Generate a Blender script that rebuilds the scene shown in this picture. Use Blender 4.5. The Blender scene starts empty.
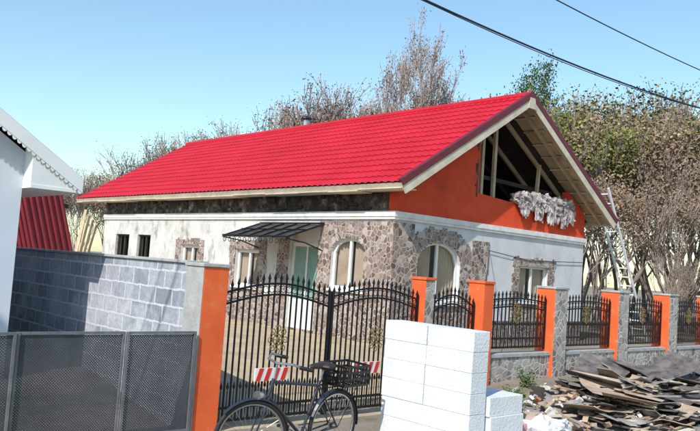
import bpy, math, random
import numpy as np
from mathutils import Vector, Matrix, Euler, noise
random.seed(7)
scene=bpy.context.scene
COL=scene.collection
scene.view_settings.view_transform='Standard'; scene.view_settings.look='None'
scene.view_settings.exposure=0

# ---------------------------------------------------------------- materials
def mat(name, color, rough=.7, metal=0, var=.15, scale=4, bump=0, bscale=None, color2=None, spec=None, detail=4):
    m=bpy.data.materials.new(name); m.use_nodes=True
    nt=m.node_tree; N=nt.nodes; L=nt.links; b=N['Principled BSDF']
    b.inputs['Roughness'].default_value=rough; b.inputs['Metallic'].default_value=metal
    if spec is not None: b.inputs['Specular IOR Level'].default_value=spec
    tc=N.new('ShaderNodeTexCoord'); no=N.new('ShaderNodeTexNoise'); no.inputs['Scale'].default_value=scale; no.inputs['Detail'].default_value=detail
    no.inputs['Roughness'].default_value=.65
    L.new(tc.outputs['Object'],no.inputs['Vector'])
    r=N.new('ShaderNodeValToRGB'); r.color_ramp.elements[0].position=.32; r.color_ramp.elements[1].position=.68
    c2=color2 if color2 else tuple(min(1,c*(1+var)) for c in color)
    c1=color if color2 else tuple(c*(1-var) for c in color)
    r.color_ramp.elements[0].color=(*c1,1); r.color_ramp.elements[1].color=(*c2,1)
    L.new(no.outputs['Fac'],r.inputs['Fac']); L.new(r.outputs['Color'],b.inputs['Base Color'])
    if bump:
        n2=N.new('ShaderNodeTexNoise'); n2.inputs['Scale'].default_value=bscale or scale*6; n2.inputs['Detail'].default_value=4
        L.new(tc.outputs['Object'],n2.inputs['Vector'])
        bp=N.new('ShaderNodeBump'); bp.inputs['Strength'].default_value=bump; bp.inputs['Distance'].default_value=.02
        L.new(n2.outputs['Fac'],bp.inputs['Height']); L.new(bp.outputs['Normal'],b.inputs['Normal'])
    return m
def mixnode(nt,fac,a,b,mode='MIX'):
    n=nt.nodes.new('ShaderNodeMix'); n.data_type='RGBA'; n.blend_type=mode
    for i,v in ((0,fac),(6,a),(7,b)):
        if isinstance(v,(int,float)): n.inputs[i].default_value=v
        elif isinstance(v,tuple): n.inputs[i].default_value=(*v,1) if len(v)==3 else v
        else: nt.links.new(v,n.inputs[i])
    return n.outputs[2]
def ramp(nt,src,stops):
    r=nt.nodes.new('ShaderNodeValToRGB'); cr=r.color_ramp
    while len(cr.elements)<len(stops): cr.elements.new(.5)
    for e,(p,c) in zip(cr.elements,stops):
        e.position=p; e.color=(c,c,c,1) if isinstance(c,(int,float)) else (*c,1)
    nt.links.new(src,r.inputs['Fac']); return r.outputs['Color']
def noise_n(nt,scale,detail=5,rough=.6,stretch=None):
    tc=nt.nodes.new('ShaderNodeTexCoord'); n=nt.nodes.new('ShaderNodeTexNoise')
    n.inputs['Scale'].default_value=scale; n.inputs['Detail'].default_value=min(detail,6); n.inputs['Roughness'].default_value=rough
    if stretch:
        mp=nt.nodes.new('ShaderNodeMapping'); mp.inputs['Scale'].default_value=stretch
        nt.links.new(tc.outputs['Object'],mp.inputs['Vector']); nt.links.new(mp.outputs['Vector'],n.inputs['Vector'])
    else: nt.links.new(tc.outputs['Object'],n.inputs['Vector'])
    return n.outputs['Fac']
def newmat(name,rough=.8):
    m=bpy.data.materials.new(name); m.use_nodes=True; b=m.node_tree.nodes['Principled BSDF']; b.inputs['Roughness'].default_value=rough
    return m,m.node_tree,b
def addbump(nt,b,h,strength=.4,dist=.02):
    bp=nt.nodes.new('ShaderNodeBump'); bp.inputs['Strength'].default_value=strength; bp.inputs['Distance'].default_value=dist
    nt.links.new(h,bp.inputs['Height']); nt.links.new(bp.outputs['Normal'],b.inputs['Normal'])

def stone_mat(name,scale,stops,mortar,edge=.06):
    m,nt,b=newmat(name,.75)
    tc=nt.nodes.new('ShaderNodeTexCoord')
    v=nt.nodes.new('ShaderNodeTexVoronoi'); v.inputs['Scale'].default_value=scale
    e=nt.nodes.new('ShaderNodeTexVoronoi'); e.feature='DISTANCE_TO_EDGE'; e.inputs['Scale'].default_value=scale
    for q in (v,e): nt.links.new(tc.outputs['Object'],q.inputs['Vector'])
    sp=nt.nodes.new('ShaderNodeSeparateColor'); nt.links.new(v.outputs['Color'],sp.inputs['Color'])
    c=ramp(nt,sp.outputs['Red'],stops)
    c=mixnode(nt,.5,c,ramp(nt,noise_n(nt,14),[(.3,.35),(.7,1.0)]),'MULTIPLY')
    f=ramp(nt,e.outputs['Distance'],[(edge*.6,0.),(edge,1.)])
    mo=mixnode(nt,ramp(nt,noise_n(nt,1.6,6,.7),[(.42,0.),(.62,.55)]),mortar,(.20,.17,.15))
    nt.links.new(mixnode(nt,f,mo,c),b.inputs['Base Color']); addbump(nt,b,f,.5,.012)
    return m
M={}
M['stone']=stone_mat('mosaic_stone',8.5,[(0,(.12,.075,.06)),(.3,(.25,.17,.135)),(.55,(.36,.27,.22)),(.75,(.18,.125,.11)),(1,(.55,.48,.43))],(.50,.44,.40),.07)
M['stone_f']=stone_mat('mosaic_stone_fence',8.5,[(0,(.2,.17,.16)),(.5,(.38,.34,.31)),(1,(.5,.45,.41))],(.58,.55,.51),.08)
m,nt,b=newmat('old_plaster',.9)
c=ramp(nt,noise_n(nt,1.1,8,.65),[(.3,(.44,.43,.42)),(.5,(.60,.585,.565)),(.7,(.68,.67,.65))])
c=mixnode(nt,ramp(nt,noise_n(nt,1.7,9,.75,(1,1,.6)),[(.52,0.),(.66,.8)]),c,(.20,.175,.16))
nt.links.new(c,b.inputs['Base Color']); addbump(nt,b,noise_n(nt,20),.3,.01); M['plaster']=m
m,nt,b=newmat('grey_plaster',.9)
c=ramp(nt,noise_n(nt,1.6,8,.6),[(.3,(.50,.50,.52)),(.7,(.65,.65,.66))])
c=mixnode(nt,ramp(nt,noise_n(nt,2.4,9,.7,(1,1,.5)),[(.58,0.),(.72,.5)]),c,(.30,.29,.29))
nt.links.new(c,b.inputs['Base Color']); addbump(nt,b,noise_n(nt,25),.25,.01); M['plaster2']=m
m,nt,b=newmat('charred_wall',.95)
c=ramp(nt,noise_n(nt,2.5,9,.75),[(.3,(.012,.010,.009)),(.48,(.05,.042,.038)),(.57,(.15,.115,.095)),(.68,(.42,.38,.34))])
nt.links.new(c,b.inputs['Base Color']); addbump(nt,b,noise_n(nt,9,8,.7),.8,.04); M['char']=m
m,nt,b=newmat('orange_plaster',.85)
c=ramp(nt,noise_n(nt,1.8,8,.6),[(.3,(.60,.050,.012)),(.7,(.76,.080,.020))])
c=mixnode(nt,ramp(nt,noise_n(nt,2.6,9,.72),[(.54,0.),(.74,.7)]),c,(.24,.04,.02))
nt.links.new(c,b.inputs['Base Color']); addbump(nt,b,noise_n(nt,30),.25,.008); M['orange']=m
m,nt,b=newmat('orange_paint',.7)
c=ramp(nt,noise_n(nt,3,8,.6),[(.3,(.66,.095,.02)),(.7,(.78,.14,.035))])
c=mixnode(nt,ramp(nt,noise_n(nt,6,9,.7),[(.58,0.),(.75,.6)]),c,(.5,.30,.20))
nt.links.new(c,b.inputs['Base Color']); addbump(nt,b,noise_n(nt,30),.3,.008); M['opaint']=m
m,nt,b=newmat('red_metal_tile',.42)
c=ramp(nt,noise_n(nt,.9,6,.6),[(.3,(.41,.009,.018)),(.7,(.52,.014,.028))])
nt.links.new(c,b.inputs['Base Color']); b.inputs['Specular IOR Level'].default_value=.35; M['roof']=m
M['maroon']=mat('maroon_flashing',(.13,.010,.018),.45)
M['redsheet']=mat('red_sheet',(.20,.015,.022),.5)
M['cream']=mat('cream_board',(.58,.51,.40),.7,var=.18,scale=3,bump=.1)
M['wood']=mat('pine_wood',(.42,.30,.18),.75,color2=(.60,.47,.32),scale=2.5,bump=.15)
M['woodd']=mat('burnt_wood',(.02,.016,.013),.9,color2=(.06,.045,.035),scale=3)
M['black']=mat('soot_and_room_dark',(.008,.008,.008),.95)  # charred attic black, also painted darkness for the rooms behind the windows
M['white']=mat('white_frame',(.74,.74,.73),.4,var=.04)
M['band']=mat('white_moulding',(.70,.68,.65),.7,var=.15,scale=5)
M['iron']=mat('black_iron',(.012,.012,.013),.4,metal=.3,var=.3)
M['gold']=mat('gold_ornament',(.22,.15,.07),.5,metal=.4)
M['conc']=mat('concrete',(.36,.36,.35),.9,var=.2,scale=5,bump=.3)
M['frame']=mat('fence_frame_steel',(.15,.155,.165),.6,metal=.2,var=.25,scale=5)
M['aac']=mat('aerated_block',(.64,.655,.68),.95,var=.10,scale=2.5,bump=.35,bscale=40)
M['nwall']=mat('neighbour_plaster',(.58,.62,.69),.9,var=.05,scale=1.2,bump=.1)
M['rubber']=mat('rubber',(.015,.015,.015),.7)
M['steel']=mat('steel',(.45,.45,.46),.35,metal=.9,var=.1)
M['alu']=mat('aluminium',(.72,.73,.75),.5,metal=.1,var=.08)
M['bike']=mat('bike_paint',(.02,.025,.04),.35)
M['leather']=mat('saddle',(.03,.02,.016),.5)
M['red']=mat('signal_red',(.62,.03,.02),.5)
M['signwhite']=mat('signal_white',(.75,.75,.74),.5,var=.05)
M['curtain']=mat('curtain_cloth',(.72,.58,.44),.9,scale=2)
M['curtg']=mat('door_green',(.22,.36,.30),.6,var=.2,scale=2)
M['poly']=mat('canopy_sheet',(.05,.05,.055),.3)
M['bagb']=mat('blue_plastic',(.35,.5,.66),.35,bump=.4,scale=8)
M['bagr']=mat('pink_plastic',(.7,.12,.16),.4,color2=(.7,.45,.45),scale=7,bump=.4)
M['bagw']=mat('white_plastic',(.66,.66,.67),.4,bump=.5,scale=8)
M['ragw']=mat('soiled_cloth',(.12,.10,.10),.9,color2=(.60,.53,.52),scale=4,bump=.5)
M['cable']=mat('cable_black',(.02,.02,.025),.6)
m,nt,b=newmat('window_glass',.04); b.inputs['Alpha'].default_value=.35
nt.links.new(ramp(nt,noise_n(nt,2),[(.3,(.02,.03,.035)),(.7,(.05,.06,.07))]),b.inputs['Base Color'])
M['glass']=m
# blockwork
m,nt,b=newmat('cinder_blockwork',.9)
tc=nt.nodes.new('ShaderNodeTexCoord'); sx=nt.nodes.new('ShaderNodeSeparateXYZ'); cb=nt.nodes.new('ShaderNodeCombineXYZ')
nt.links.new(tc.outputs['Object'],sx.inputs[0]); ad=nt.nodes.new('ShaderNodeMath'); ad.operation='ADD'
nt.links.new(sx.outputs['X'],ad.inputs[0]); nt.links.new(sx.outputs['Y'],ad.inputs[1])
nt.links.new(ad.outputs[0],cb.inputs['X']); nt.links.new(sx.outputs['Z'],cb.inputs['Y'])
wn=nt.nodes.new('ShaderNodeTexNoise'); wn.inputs['Scale'].default_value=9; wn.inputs['Detail'].default_value=4; nt.links.new(tc.outputs['Object'],wn.inputs['Vector'])
vm=nt.nodes.new('ShaderNodeVectorMath'); vm.operation='MULTIPLY_ADD'; vm.inputs[1].default_value=(.04,.04,.04)
nt.links.new(wn.outputs['Color'],vm.inputs[0]); nt.links.new(cb.outputs[0],vm.inputs[2])
br=nt.nodes.new('ShaderNodeTexBrick'); br.inputs['Scale'].default_value=1; br.inputs['Brick Width'].default_value=.40; br.inputs['Row Height'].default_value=.205
br.inputs['Mortar Size'].default_value=.016; br.inputs['Mortar Smooth'].default_value=.5; br.inputs['Color1'].default_value=(.23,.245,.30,1); br.inputs['Color2'].default_value=(.36,.375,.43,1)
br.inputs['Mortar'].default_value=(.56,.57,.61,1); nt.links.new(vm.outputs[0],br.inputs['Vector'])
c=mixnode(nt,ramp(nt,noise_n(nt,1.8,8,.7),[(.46,0.),(.64,.8)]),br.outputs['Color'],(.52,.53,.57))
c=mixnode(nt,.5,c,ramp(nt,noise_n(nt,22,8,.7),[(.35,.6),(.65,1.1)]),'MULTIPLY')
nt.links.new(c,b.inputs['Base Color']); addbump(nt,b,mixnode(nt,.6,br.outputs['Fac'],noise_n(nt,25,8,.7)),.5,.012); M['block']=m
# perforated dark sheet
m,nt,b=newmat('dark_perforated_sheet',.7)
c=ramp(nt,noise_n(nt,1.4,8,.7),[(.3,(.030,.032,.04)),(.7,(.085,.088,.10))]); nt.links.new(c,b.inputs['Base Color'])
tc=nt.nodes.new('ShaderNodeTexCoord'); mp=nt.nodes.new('ShaderNodeMapping'); mp.inputs['Rotation'].default_value=(0,math.radians(45),0)
nt.links.new(tc.outputs['Object'],mp.inputs['Vector'])
s2=nt.nodes.new('ShaderNodeSeparateXYZ'); nt.links.new(mp.outputs[0],s2.inputs[0])
def frac_mask(o):
    a=nt.nodes.new('ShaderNodeMath');a.operation='MULTIPLY';a.inputs[1].default_value=52;nt.links.new(o,a.inputs[0])
    f=nt.nodes.new('ShaderNodeMath');f.operation='FRACT';nt.links.new(a.outputs[0],f.inputs[0])
    g=nt.nodes.new('ShaderNodeMath');g.operation='GREATER_THAN';g.inputs[1].default_value=.62;nt.links.new(f.outputs[0],g.inputs[0]);return g.outputs[0]
mm=nt.nodes.new('ShaderNodeMath');mm.operation='MULTIPLY';nt.links.new(frac_mask(s2.outputs['X']),mm.inputs[0]);nt.links.new(frac_mask(s2.outputs['Z']),mm.inputs[1])
al=nt.nodes.new('ShaderNodeMath');al.operation='SUBTRACT';al.inputs[0].default_value=1;nt.links.new(mm.outputs[0],al.inputs[1]);nt.links.new(al.outputs[0],b.inputs['Alpha'])
M['mesh']=m
# ground
m,nt,b=newmat('ground_dirt',.95)
c=ramp(nt,noise_n(nt,.8,10,.7),[(.3,(.20,.16,.12)),(.5,(.30,.25,.19)),(.7,(.38,.33,.26))])
c=mixnode(nt,ramp(nt,noise_n(nt,.25,8,.7),[(.52,0.),(.62,.8)]),c,(.09,.11,.04))
c=mixnode(nt,.5,c,ramp(nt,noise_n(nt,30,4,.7),[(.3,.5),(.7,1.)]),'MULTIPLY')
nt.links.new(c,b.inputs['Base Color']); addbump(nt,b,noise_n(nt,12,10,.7),.7,.04); M['ground']=m
M['yard']=mat('yard_concrete',(.44,.34,.22),.9,var=.2,scale=1.5,bump=.2)
M['asph']=mat('asphalt',(.05,.05,.05),.9,var=.2,scale=20,bump=.3)
def leafmat(name,stops,sc=.6):
    m,nt,b=newmat(name,.8)
    g=nt.nodes.new('ShaderNodeNewGeometry')
    n=noise_n(nt,sc,2)
    c=ramp(nt,g.outputs['Random Per Island'],stops)
    c=mixnode(nt,.6,c,ramp(nt,n,[(.35,.45),(.65,1.3)]),'MULTIPLY')
    nt.links.new(c,b.inputs['Base Color']); b.inputs['Specular IOR Level'].default_value=.2
    return m
M['lbrown']=leafmat('brown_leaves',[(0,(.17,.11,.07)),(.5,(.27,.19,.12)),(1,(.36,.27,.17))])
M['lolive']=leafmat('olive_leaves',[(0,(.09,.11,.035)),(.5,(.17,.19,.055)),(1,(.31,.25,.09))])
M['lgreen']=leafmat('green_leaves',[(0,(.04,.08,.025)),(.6,(.08,.14,.04)),(1,(.13,.18,.06))])
M['lred']=leafmat('rust_leaves',[(0,(.20,.13,.10)),(.5,(.28,.19,.145)),(1,(.36,.26,.20))])
M['bark']=mat('bark',(.17,.13,.11),.9,color2=(.28,.23,.20),scale=3,detail=2)
M['barkl']=mat('pale_bark',(.25,.20,.18),.9,color2=(.38,.32,.29),scale=3,detail=2)

# ---------------------------------------------------------------- mesh builder
class MB:
    def __init__(s): s.v=[];s.f=[];s.m=[];s.mats=[]
    def mi(s,k):
        if k not in s.mats: s.mats.append(k)
        return s.mats.index(k)
    def poly(s,pts,k):
        n=len(s.v); s.v.extend([tuple(p) for p in pts]); s.f.append(tuple(range(n,n+len(pts)))); s.m.append(s.mi(k))
    def box(s,x0,x1,y0,y1,z0,z1,k): s.hexa([(x0,y0,z0),(x1,y0,z0),(x1,y1,z0),(x0,y1,z0),(x0,y0,z1),(x1,y0,z1),(x1,y1,z1),(x0,y1,z1)],k)
    def hexa(s,c,k):
        n=len(s.v); s.v.extend([tuple(p) for p in c]); i=s.mi(k)
        for f in ((0,3,2,1),(4,5,6,7),(0,1,5,4),(1,2,6,5),(2,3,7,6),(3,0,4,7)): s.f.append(tuple(n+a for a in f)); s.m.append(i)
    def obox(s,c,size,mx,k):
        c=Vector(c);hx,hy,hz=[a/2 for a in size]
        s.hexa([c+mx@Vector(p) for p in ((-hx,-hy,-hz),(hx,-hy,-hz),(hx,hy,-hz),(-hx,hy,-hz),(-hx,-hy,hz),(hx,-hy,hz),(hx,hy,hz),(-hx,hy,hz))],k)
    def beam(s,a,b,w,h,k,up=(0,0,1)):
        a=Vector(a);b=Vector(b);d=(b-a).normalized();u=Vector(up);r=d.cross(u).normalized()*w/2;u=r.cross(d).normalized()*h/2
        s.hexa([a-r-u,a+r-u,b+r-u,b-r-u,a-r+u,a+r+u,b+r+u,b-r+u],k)
    def tube(s,pts,r,k,n=6,closed=False,cap=True):
        pts=[Vector(p) for p in pts]; L=len(pts); rs=r if isinstance(r,(list,tuple)) else [r]*L
        base=len(s.v); i=s.mi(k); prev=None
        for j,p in enumerate(pts):
            if closed: t=(pts[(j+1)%L]-pts[j-1])
            else: t=pts[min(j+1,L-1)]-pts[max(j-1,0)]
            t=t.normalized() if t.length>1e-9 else Vector((0,0,1))
            if prev is None: a=t.orthogonal().normalized()
            else:
                a=prev-t*prev.dot(t); a=a.normalized() if a.length>1e-6 else t.orthogonal().normalized()
            prev=a; bb=t.cross(a)
            for q in range(n):
                an=2*math.pi*q/n; s.v.append(tuple(p+(a*math.cos(an)+bb*math.sin(an))*rs[j]))
        for j in range(L if closed else L-1):
            for q in range(n):
                a0=base+j*n+q;a1=base+j*n+(q+1)%n;b0=base+((j+1)%L)*n+q;b1=base+((j+1)%L)*n+(q+1)%n
                s.f.append((a0,a1,b1,b0)); s.m.append(i)
        if cap and not closed:
            s.f.append(tuple(base+q for q in range(n))[::-1]); s.m.append(i)
            s.f.append(tuple(base+(L-1)*n+q for q in range(n))); s.m.append(i)
    def ring(s,c,R,r,k,ax=(0,1,0),n=24,t=5,a0=0,a1=2*math.pi):
        c=Vector(c);ax=Vector(ax).normalized();u=ax.orthogonal().normalized();w=ax.cross(u)
        full=abs(a1-a0-2*math.pi)<1e-6
        pts=[c+(u*math.cos(a0+(a1-a0)*i/(n if full else n-1))+w*math.sin(a0+(a1-a0)*i/(n if full else n-1)))*R for i in range(n)]
        s.tube(pts,r,k,t,closed=full)
    def prism(s,pts2,P,d0,d1,k):
        a=[P(u,v,d0) for u,v in pts2]; b=[P(u,v,d1) for u,v in pts2]
        s.poly(a,k); s.poly(b[::-1],k)
        for i in range(len(a)):
            j=(i+1)%len(a); s.poly([a[i],b[i],b[j],a[j]],k)
    def blob(s,c,rad,k,seed=0,amp=.25,n=10,m=7,sq=1):
        base=len(s.v);i=s.mi(k);c=Vector(c)
        for a in range(m+1):
            th=math.pi*a/m
            for q in range(n):
                ph=2*math.pi*q/n
                d=Vector((math.sin(th)*math.cos(ph),math.sin(th)*math.sin(ph),math.cos(th)))
                f=1+amp*2*noise.noise(d*1.7+Vector((seed*3.1,seed,0)))+amp*noise.noise(d*5+Vector((seed,0,seed)))
                s.v.append(tuple(c+Vector((d.x*rad[0],d.y*rad[1],d.z*rad[2]))*f))
        for a in range(m):
            for q in range(n): s.f.append((base+a*n+q,base+a*n+(q+1)%n,base+(a+1)*n+(q+1)%n,base+(a+1)*n+q)); s.m.append(i)
    def mesh(s,name,smooth=False):
        me=bpy.data.meshes.new(name); me.from_pydata(s.v,[],s.f)
        for k in s.mats: me.materials.append(M[k])
        me.polygons.foreach_set('material_index',s.m)
        if smooth: me.polygons.foreach_set('use_smooth',[True]*len(s.f))
        me.update(); return me
    def obj(s,name,parent=None,smooth=False,bevel=0):
        o=bpy.data.objects.new(name,s.mesh(name,smooth)); COL.objects.link(o)
        if parent: o.parent=parent
        if bevel:
            md=o.modifiers.new('bevel','BEVEL'); md.width=bevel; md.segments=2; md.limit_method='ANGLE'
        return o
def empty(name):
    o=bpy.data.objects.new(name,None); COL.objects.link(o); o.empty_display_size=.3; return o

# ---------------------------------------------------------------- constants (metres)
Yg=4.118; W=7.655; YB=18.5; YR=19.946; HB=2.831; HR=6.073; HE=3.391; OG=.681; OE=.504
YF=Yg-OG; XR=W/2; SL=(HR-HE)/(XR+OE)
def roofz(x): return HR-SL*abs(x-XR)
def sm(x,a,b):
    t=max(0,min(1,(x-a)/(b-a))); return t*t*(3-2*t)
def gz(x,y):
    s=max(sm(y,.2,3.2), sm(x,-4.2,-1.2)*sm(y,-3.2,-.3)); return -.32*(1-s)

# ---------------------------------------------------------------- ground
g=MB()
def axis(lo,hi,step,far):
    a=list(np.arange(lo,hi+1e-6,step)); e=[];d=step*2;x=hi
    while x<far: x+=d; d*=1.5; e.append(x)
    f=[];d=step*2;x=lo
    while x>-far: x-=d; d*=1.5; f.append(x)
    return f[::-1]+a+e
xs=axis(-14,14,.25,600); ys=axis(-8,20,.25,600)
nx=len(xs)
for y in ys:
    for x in xs:
        z=gz(x,y)+.018*noise.noise(Vector((x*1.3,y*1.3,0)))*(1 if abs(x)<30 else 0); g.v.append((x,y,z))
for j in range(len(ys)-1):
    for i in range(nx-1):
        g.f.append((j*nx+i,j*nx+i+1,(j+1)*nx+i+1,(j+1)*nx+i)); cx=(xs[i]+xs[i+1])/2; cy=(ys[j]+ys[j+1])/2
        g.m.append(g.mi('yard' if (-7<cx<0 and 0<cy<19) else 'ground'))
g.obj('ground',smooth=True)
r=MB(); r.box(-200,200,-13,-6.2,-.6,-.29,'asph'); r.obj('road')

# ---------------------------------------------------------------- main house
H=empty('red_roofed_house')
PG=lambda u,v,d:(u,Yg-d,v)
PL=lambda u,v,d:(-d,u,v)
def arch_top(u,op):
    u0,u1,v0,v1,ar=op; 
    if ar<=0: return v1
    t=(u-(u0+u1)/2)/((u1-u0)/2)
    return v1-ar*(1-math.sqrt(max(0,1-t*t))) if abs(t)<=1 else v1-ar
def inop(u,v,ops,pad=0):
    for op in ops:
        if op[0]-pad<u<op[1]+pad and op[2]-pad<v<arch_top(min(max(u,op[0]),op[1]),op)+pad: return True
    return False
def wall(mb,P,ua,ub,va,vb,ops,k,th=.22):
    us=sorted({ua,ub}|{o[0] for o in ops}|{o[1] for o in ops}); vs=sorted({va,vb}|{o[2] for o in ops}|{o[3] for o in ops})
    for i in range(len(us)-1):
        for j in range(len(vs)-1):
            cu=(us[i]+us[i+1])/2;cv=(vs[j]+vs[j+1])/2
            if any(o[0]<cu<o[1] and o[2]<cv<o[3] for o in ops): continue
            mb.poly([P(us[i],vs[j],0),P(us[i+1],vs[j],0),P(us[i+1],vs[j+1],0),P(us[i],vs[j+1],0)],k)
    for o in ops:
        u0,u1,v0,v1,ar=o
        n=12; pts=[(u0+(u1-u0)*i/n) for i in range(n+1)]
        if ar>0:
            for i in range(n):
                a,bq=pts[i],pts[i+1]
                mb.poly([P(a,arch_top(a,o),0),P(bq,arch_top(bq,o),0),P(bq,v1,0),P(a,v1,0)],k)
        out=[(u0,v0),(u1,v0)]+[(u,arch_top(u,o)) for u in pts[::-1]]
        for i in range(len(out)):
            a=out[i];c=out[(i+1)%len(out)]
            mb.poly([P(*a,0),P(*c,0),P(*c,-th),P(*a,-th)],k)
def clad(mb,P,ua,ub,va,vb,fn,k,cell=.07,d=.025):
    nu=int((ub-ua)/cell);nv=int((vb-va)/cell)
    G=[[fn(ua+(i+.5)*cell,va+(j+.5)*cell) for j in range(nv)] for i in range(nu)]
    for i in range(nu):
        for j in range(nv):
            if not G[i][j]: continue
            a,bq,c,e=ua+i*cell,ua+(i+1)*cell,va+j*cell,va+(j+1)*cell
            mb.poly([P(a,c,d),P(bq,c,d),P(bq,e,d),P(a,e,d)],k)
            for (di,dj,p,q) in ((-1,0,(a,c),(a,e)),(1,0,(bq,c),(bq,e)),(0,-1,(a,c),(bq,c)),(0,1,(a,e),(bq,e))):
                ii,jj=i+di,j+dj
                if not(0<=ii<nu and 0<=jj<nv and G[ii][jj]):
                    mb.poly([P(*p,d),P(*q,d),P(*q,0),P(*p,0)],k)
gops=[(.78,2.28,.95,2.32,.5),(4.62,5.95,1.05,1.97,0)]
lops=[(4.95,6.12,1.10,2.28,.32),(6.55,7.65,.05,2.12,0),(8.95,10.05,.92,1.88,0),(11.95,13.0,1.35,1.93,0),(15.0,15.9,1.2,2.2,0),(16.5,17.5,1.2,2.2,0)]
w=MB()
wall(w,PG,0,W,-.4,HB,gops,'plaster2'); wall(w,PL,Yg,YB,-.4,HB,lops,'plaster')
w.box(W-.2,W,Yg+.001,YB,-.4,3.6,'plaster2'); w.box(.002,W-.2,YB-.2,YB,-.4,3.6,'plaster')
w.box(.23,W-.2,Yg+.23,YB-.2,HB-.1,HB+.06,'woodd')
w.box(.9,1.0,Yg+.9,YB-.3,-.3,HB-.1,'black'); w.box(.5,W-.3,Yg+.75,Yg+.85,-.3,HB-.1,'black')  # black sheets painted in as the dark room interior seen through windows
w.obj('walls',H)
w=MB()
zu=lambda x:roofz(x)-.17
for poly in ([(0,HB),(2.8,HB),(2.8,zu(2.8)),(0,zu(0))],[(2.8,HB),(6.75,HB),(6.75,3.42),(6.0,3.5),(5.0,3.58),(4.0,3.53),(2.8,3.6)],[(6.75,HB),(W,HB),(W,zu(W)),(6.75,zu(6.75))]):
    w.prism(poly,PG,.0,-.2,'orange')
w.obj('gable_wall',H)
w=MB(); w.box(.0,.22,Yg+.202,YB,HB+.002,HE+.22,'char')
for i in range(120):
    y=random.uniform(Yg+.4,YB-.3);z=random.uniform(HB+.08,HE+.05)
    w.box(-.02-random.random()*.03,.0,y,y+random.uniform(.08,.4),z,z+random.uniform(.03,.12),random.choice(['char','woodd','char','char','woodd']))
w.box(.05,W-.05,YB-.19,YB-.02,3.6,3.7,'woodd'); w.prism([(0,3.5),(W,3.5),(W,zu(W)),(XR,zu(XR)),(0,zu(0))],lambda u,v,d:(u,YB-.1-d,v),0,-.08,'woodd')
w.obj('charred_top_course',H)
w=MB()
def fs(u,v):
    if v>zu(u)-.02 or u>2.79: return False
    d=min(2.8-u, (zu(u)-v))
    return d<.10+.16*noise.noise(Vector((u*3,v*3,4))) and v>3.5
clad(w,PG,0,2.8,3.4,5.6,fs,'char',.05,.004); w.obj('soot_marks',H)
w=MB(); w.box(-.07,W+.05,Yg-.07,Yg,HB-.07,HB+.045,'band'); w.box(-.07,0,Yg,YB,HB-.07,HB+.045,'band')
w.box(-.05,0,Yg,YB,HB-.13,HB-.07,'band'); w.box(-.05,W+.03,Yg-.05,Yg,HB-.13,HB-.07,'band'); w.obj('moulding',H)
def nz(u,v,s=1.0,o=0): return noise.noise(Vector((u*2.3*s+o,v*2.3*s,o)))
def fg(u,v):
    if inop(u,v,gops,.0): return False
    if u<.62+.1*nz(u,v) : return v<2.7
    if abs(u-1.53)<1.15 and v<2.62+.06*nz(u,v): 
        dd=math.hypot((u-1.53)/1.22,max(0,v-1.75)/.93); return dd<1+.05*nz(u,v,2)
    if 2.45<u<3.3+.1*nz(u,v,1,3): return v<2.45
    if 4.28<u<6.3 and v<2.17+.09*nz(u,v,2,5): return abs(u-5.28)<.93+.09*nz(u,v,2,7)
    return v<.55
def fl(u,v):
    if inop(u,v,lops,.0): return False
    if u<6.55+.15*nz(u,v,1,2): return v<2.66 
    if 7.7<u<8.15+.15*nz(u,v,1,4): return v<2.3
    if 8.65+.1*nz(u,v,2,1)<u<10.35+.12*nz(u,v,2,6): return v<2.15+.1*nz(u,v,2,3)
    if 11.7<u<13.3: return v<2.12+.1*nz(u,v,2,3) and v>1.15
    return v<.75+.05*nz(u,v)
w=MB(); clad(w,PG,-.025,W,0,2.695,fg,'stone',.05); clad(w,PL,Yg,14.5,0,2.695,fl,'stone',.05); w.obj('stone_cladding',H)
def window(P,op,name,mull=1,curt='curtain',trans=None):
    u0,u1,v0,v1,ar=op; mb=MB(); n=12
    us=[u0+(u1-u0)*i/n for i in range(n+1)]
    out=[(u0,v0),(u1,v0)]+[(u,arch_top(u,op)) for u in us[::-1]] if ar>0 else [(u0,v0),(u1,v0),(u1,v1),(u0,v1)]
    cu,cv=(u0+u1)/2,(v0+v1)/2; f=.07
    inn=[(cu+(a-cu)*(1-2*f/(u1-u0)),cv+(b_-cv)*(1-2*f/(v1-v0))) for a,b_ in out]
    for i in range(len(out)):
        j=(i+1)%len(out)
        mb.hexa([P(*out[i],-.08),P(*out[j],-.08),P(*inn[j],-.08),P(*inn[i],-.08),P(*out[i],-.14),P(*out[j],-.14),P(*inn[j],-.14),P(*inn[i],-.14)],'white')
    def bar(a,b_,c,d_): 
        mb.prism([(a,c),(b_,c),(b_,d_),(a,d_)],P,-.075,-.135,'white')
    for q in range(mull):
        uu=u0+(u1-u0)*(q+1)/(mull+1); bar(uu-.035,uu+.035,v0+f,arch_top(uu,op)-f)
    if trans: bar(u0+f,u1-f,trans-.025,trans+.025)
    mb.poly([P(a,b_,-.11) for a,b_ in inn],'glass')
    nn=40
    for side in (0,1):
        a0=u0+.05 if side==0 else u0+(u1-u0)*.56; a1=u0+(u1-u0)*.44 if side==0 else u1-.05
        for i in range(nn):
            p=a0+(a1-a0)*i/nn;q=a0+(a1-a0)*(i+1)/nn
            d=lambda t:-.19+.02*math.sin(t*60)
            tp=lambda t:arch_top(t,op)-.02
            mb.poly([P(p,v0,d(p)),P(q,v0,d(q)),P(q,tp(q),d(q)),P(p,tp(p),d(p))],curt)
    mb.prism([(u0-.06,v0-.06),(u1+.06,v0-.06),(u1+.06,v0-.005),(u0-.06,v0-.005)],P,.09,-.06,'white')
    return mb.obj(name,H)
window(PG,gops[0],'arched_window',1); window(PG,gops[1],'front_window',1)
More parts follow.
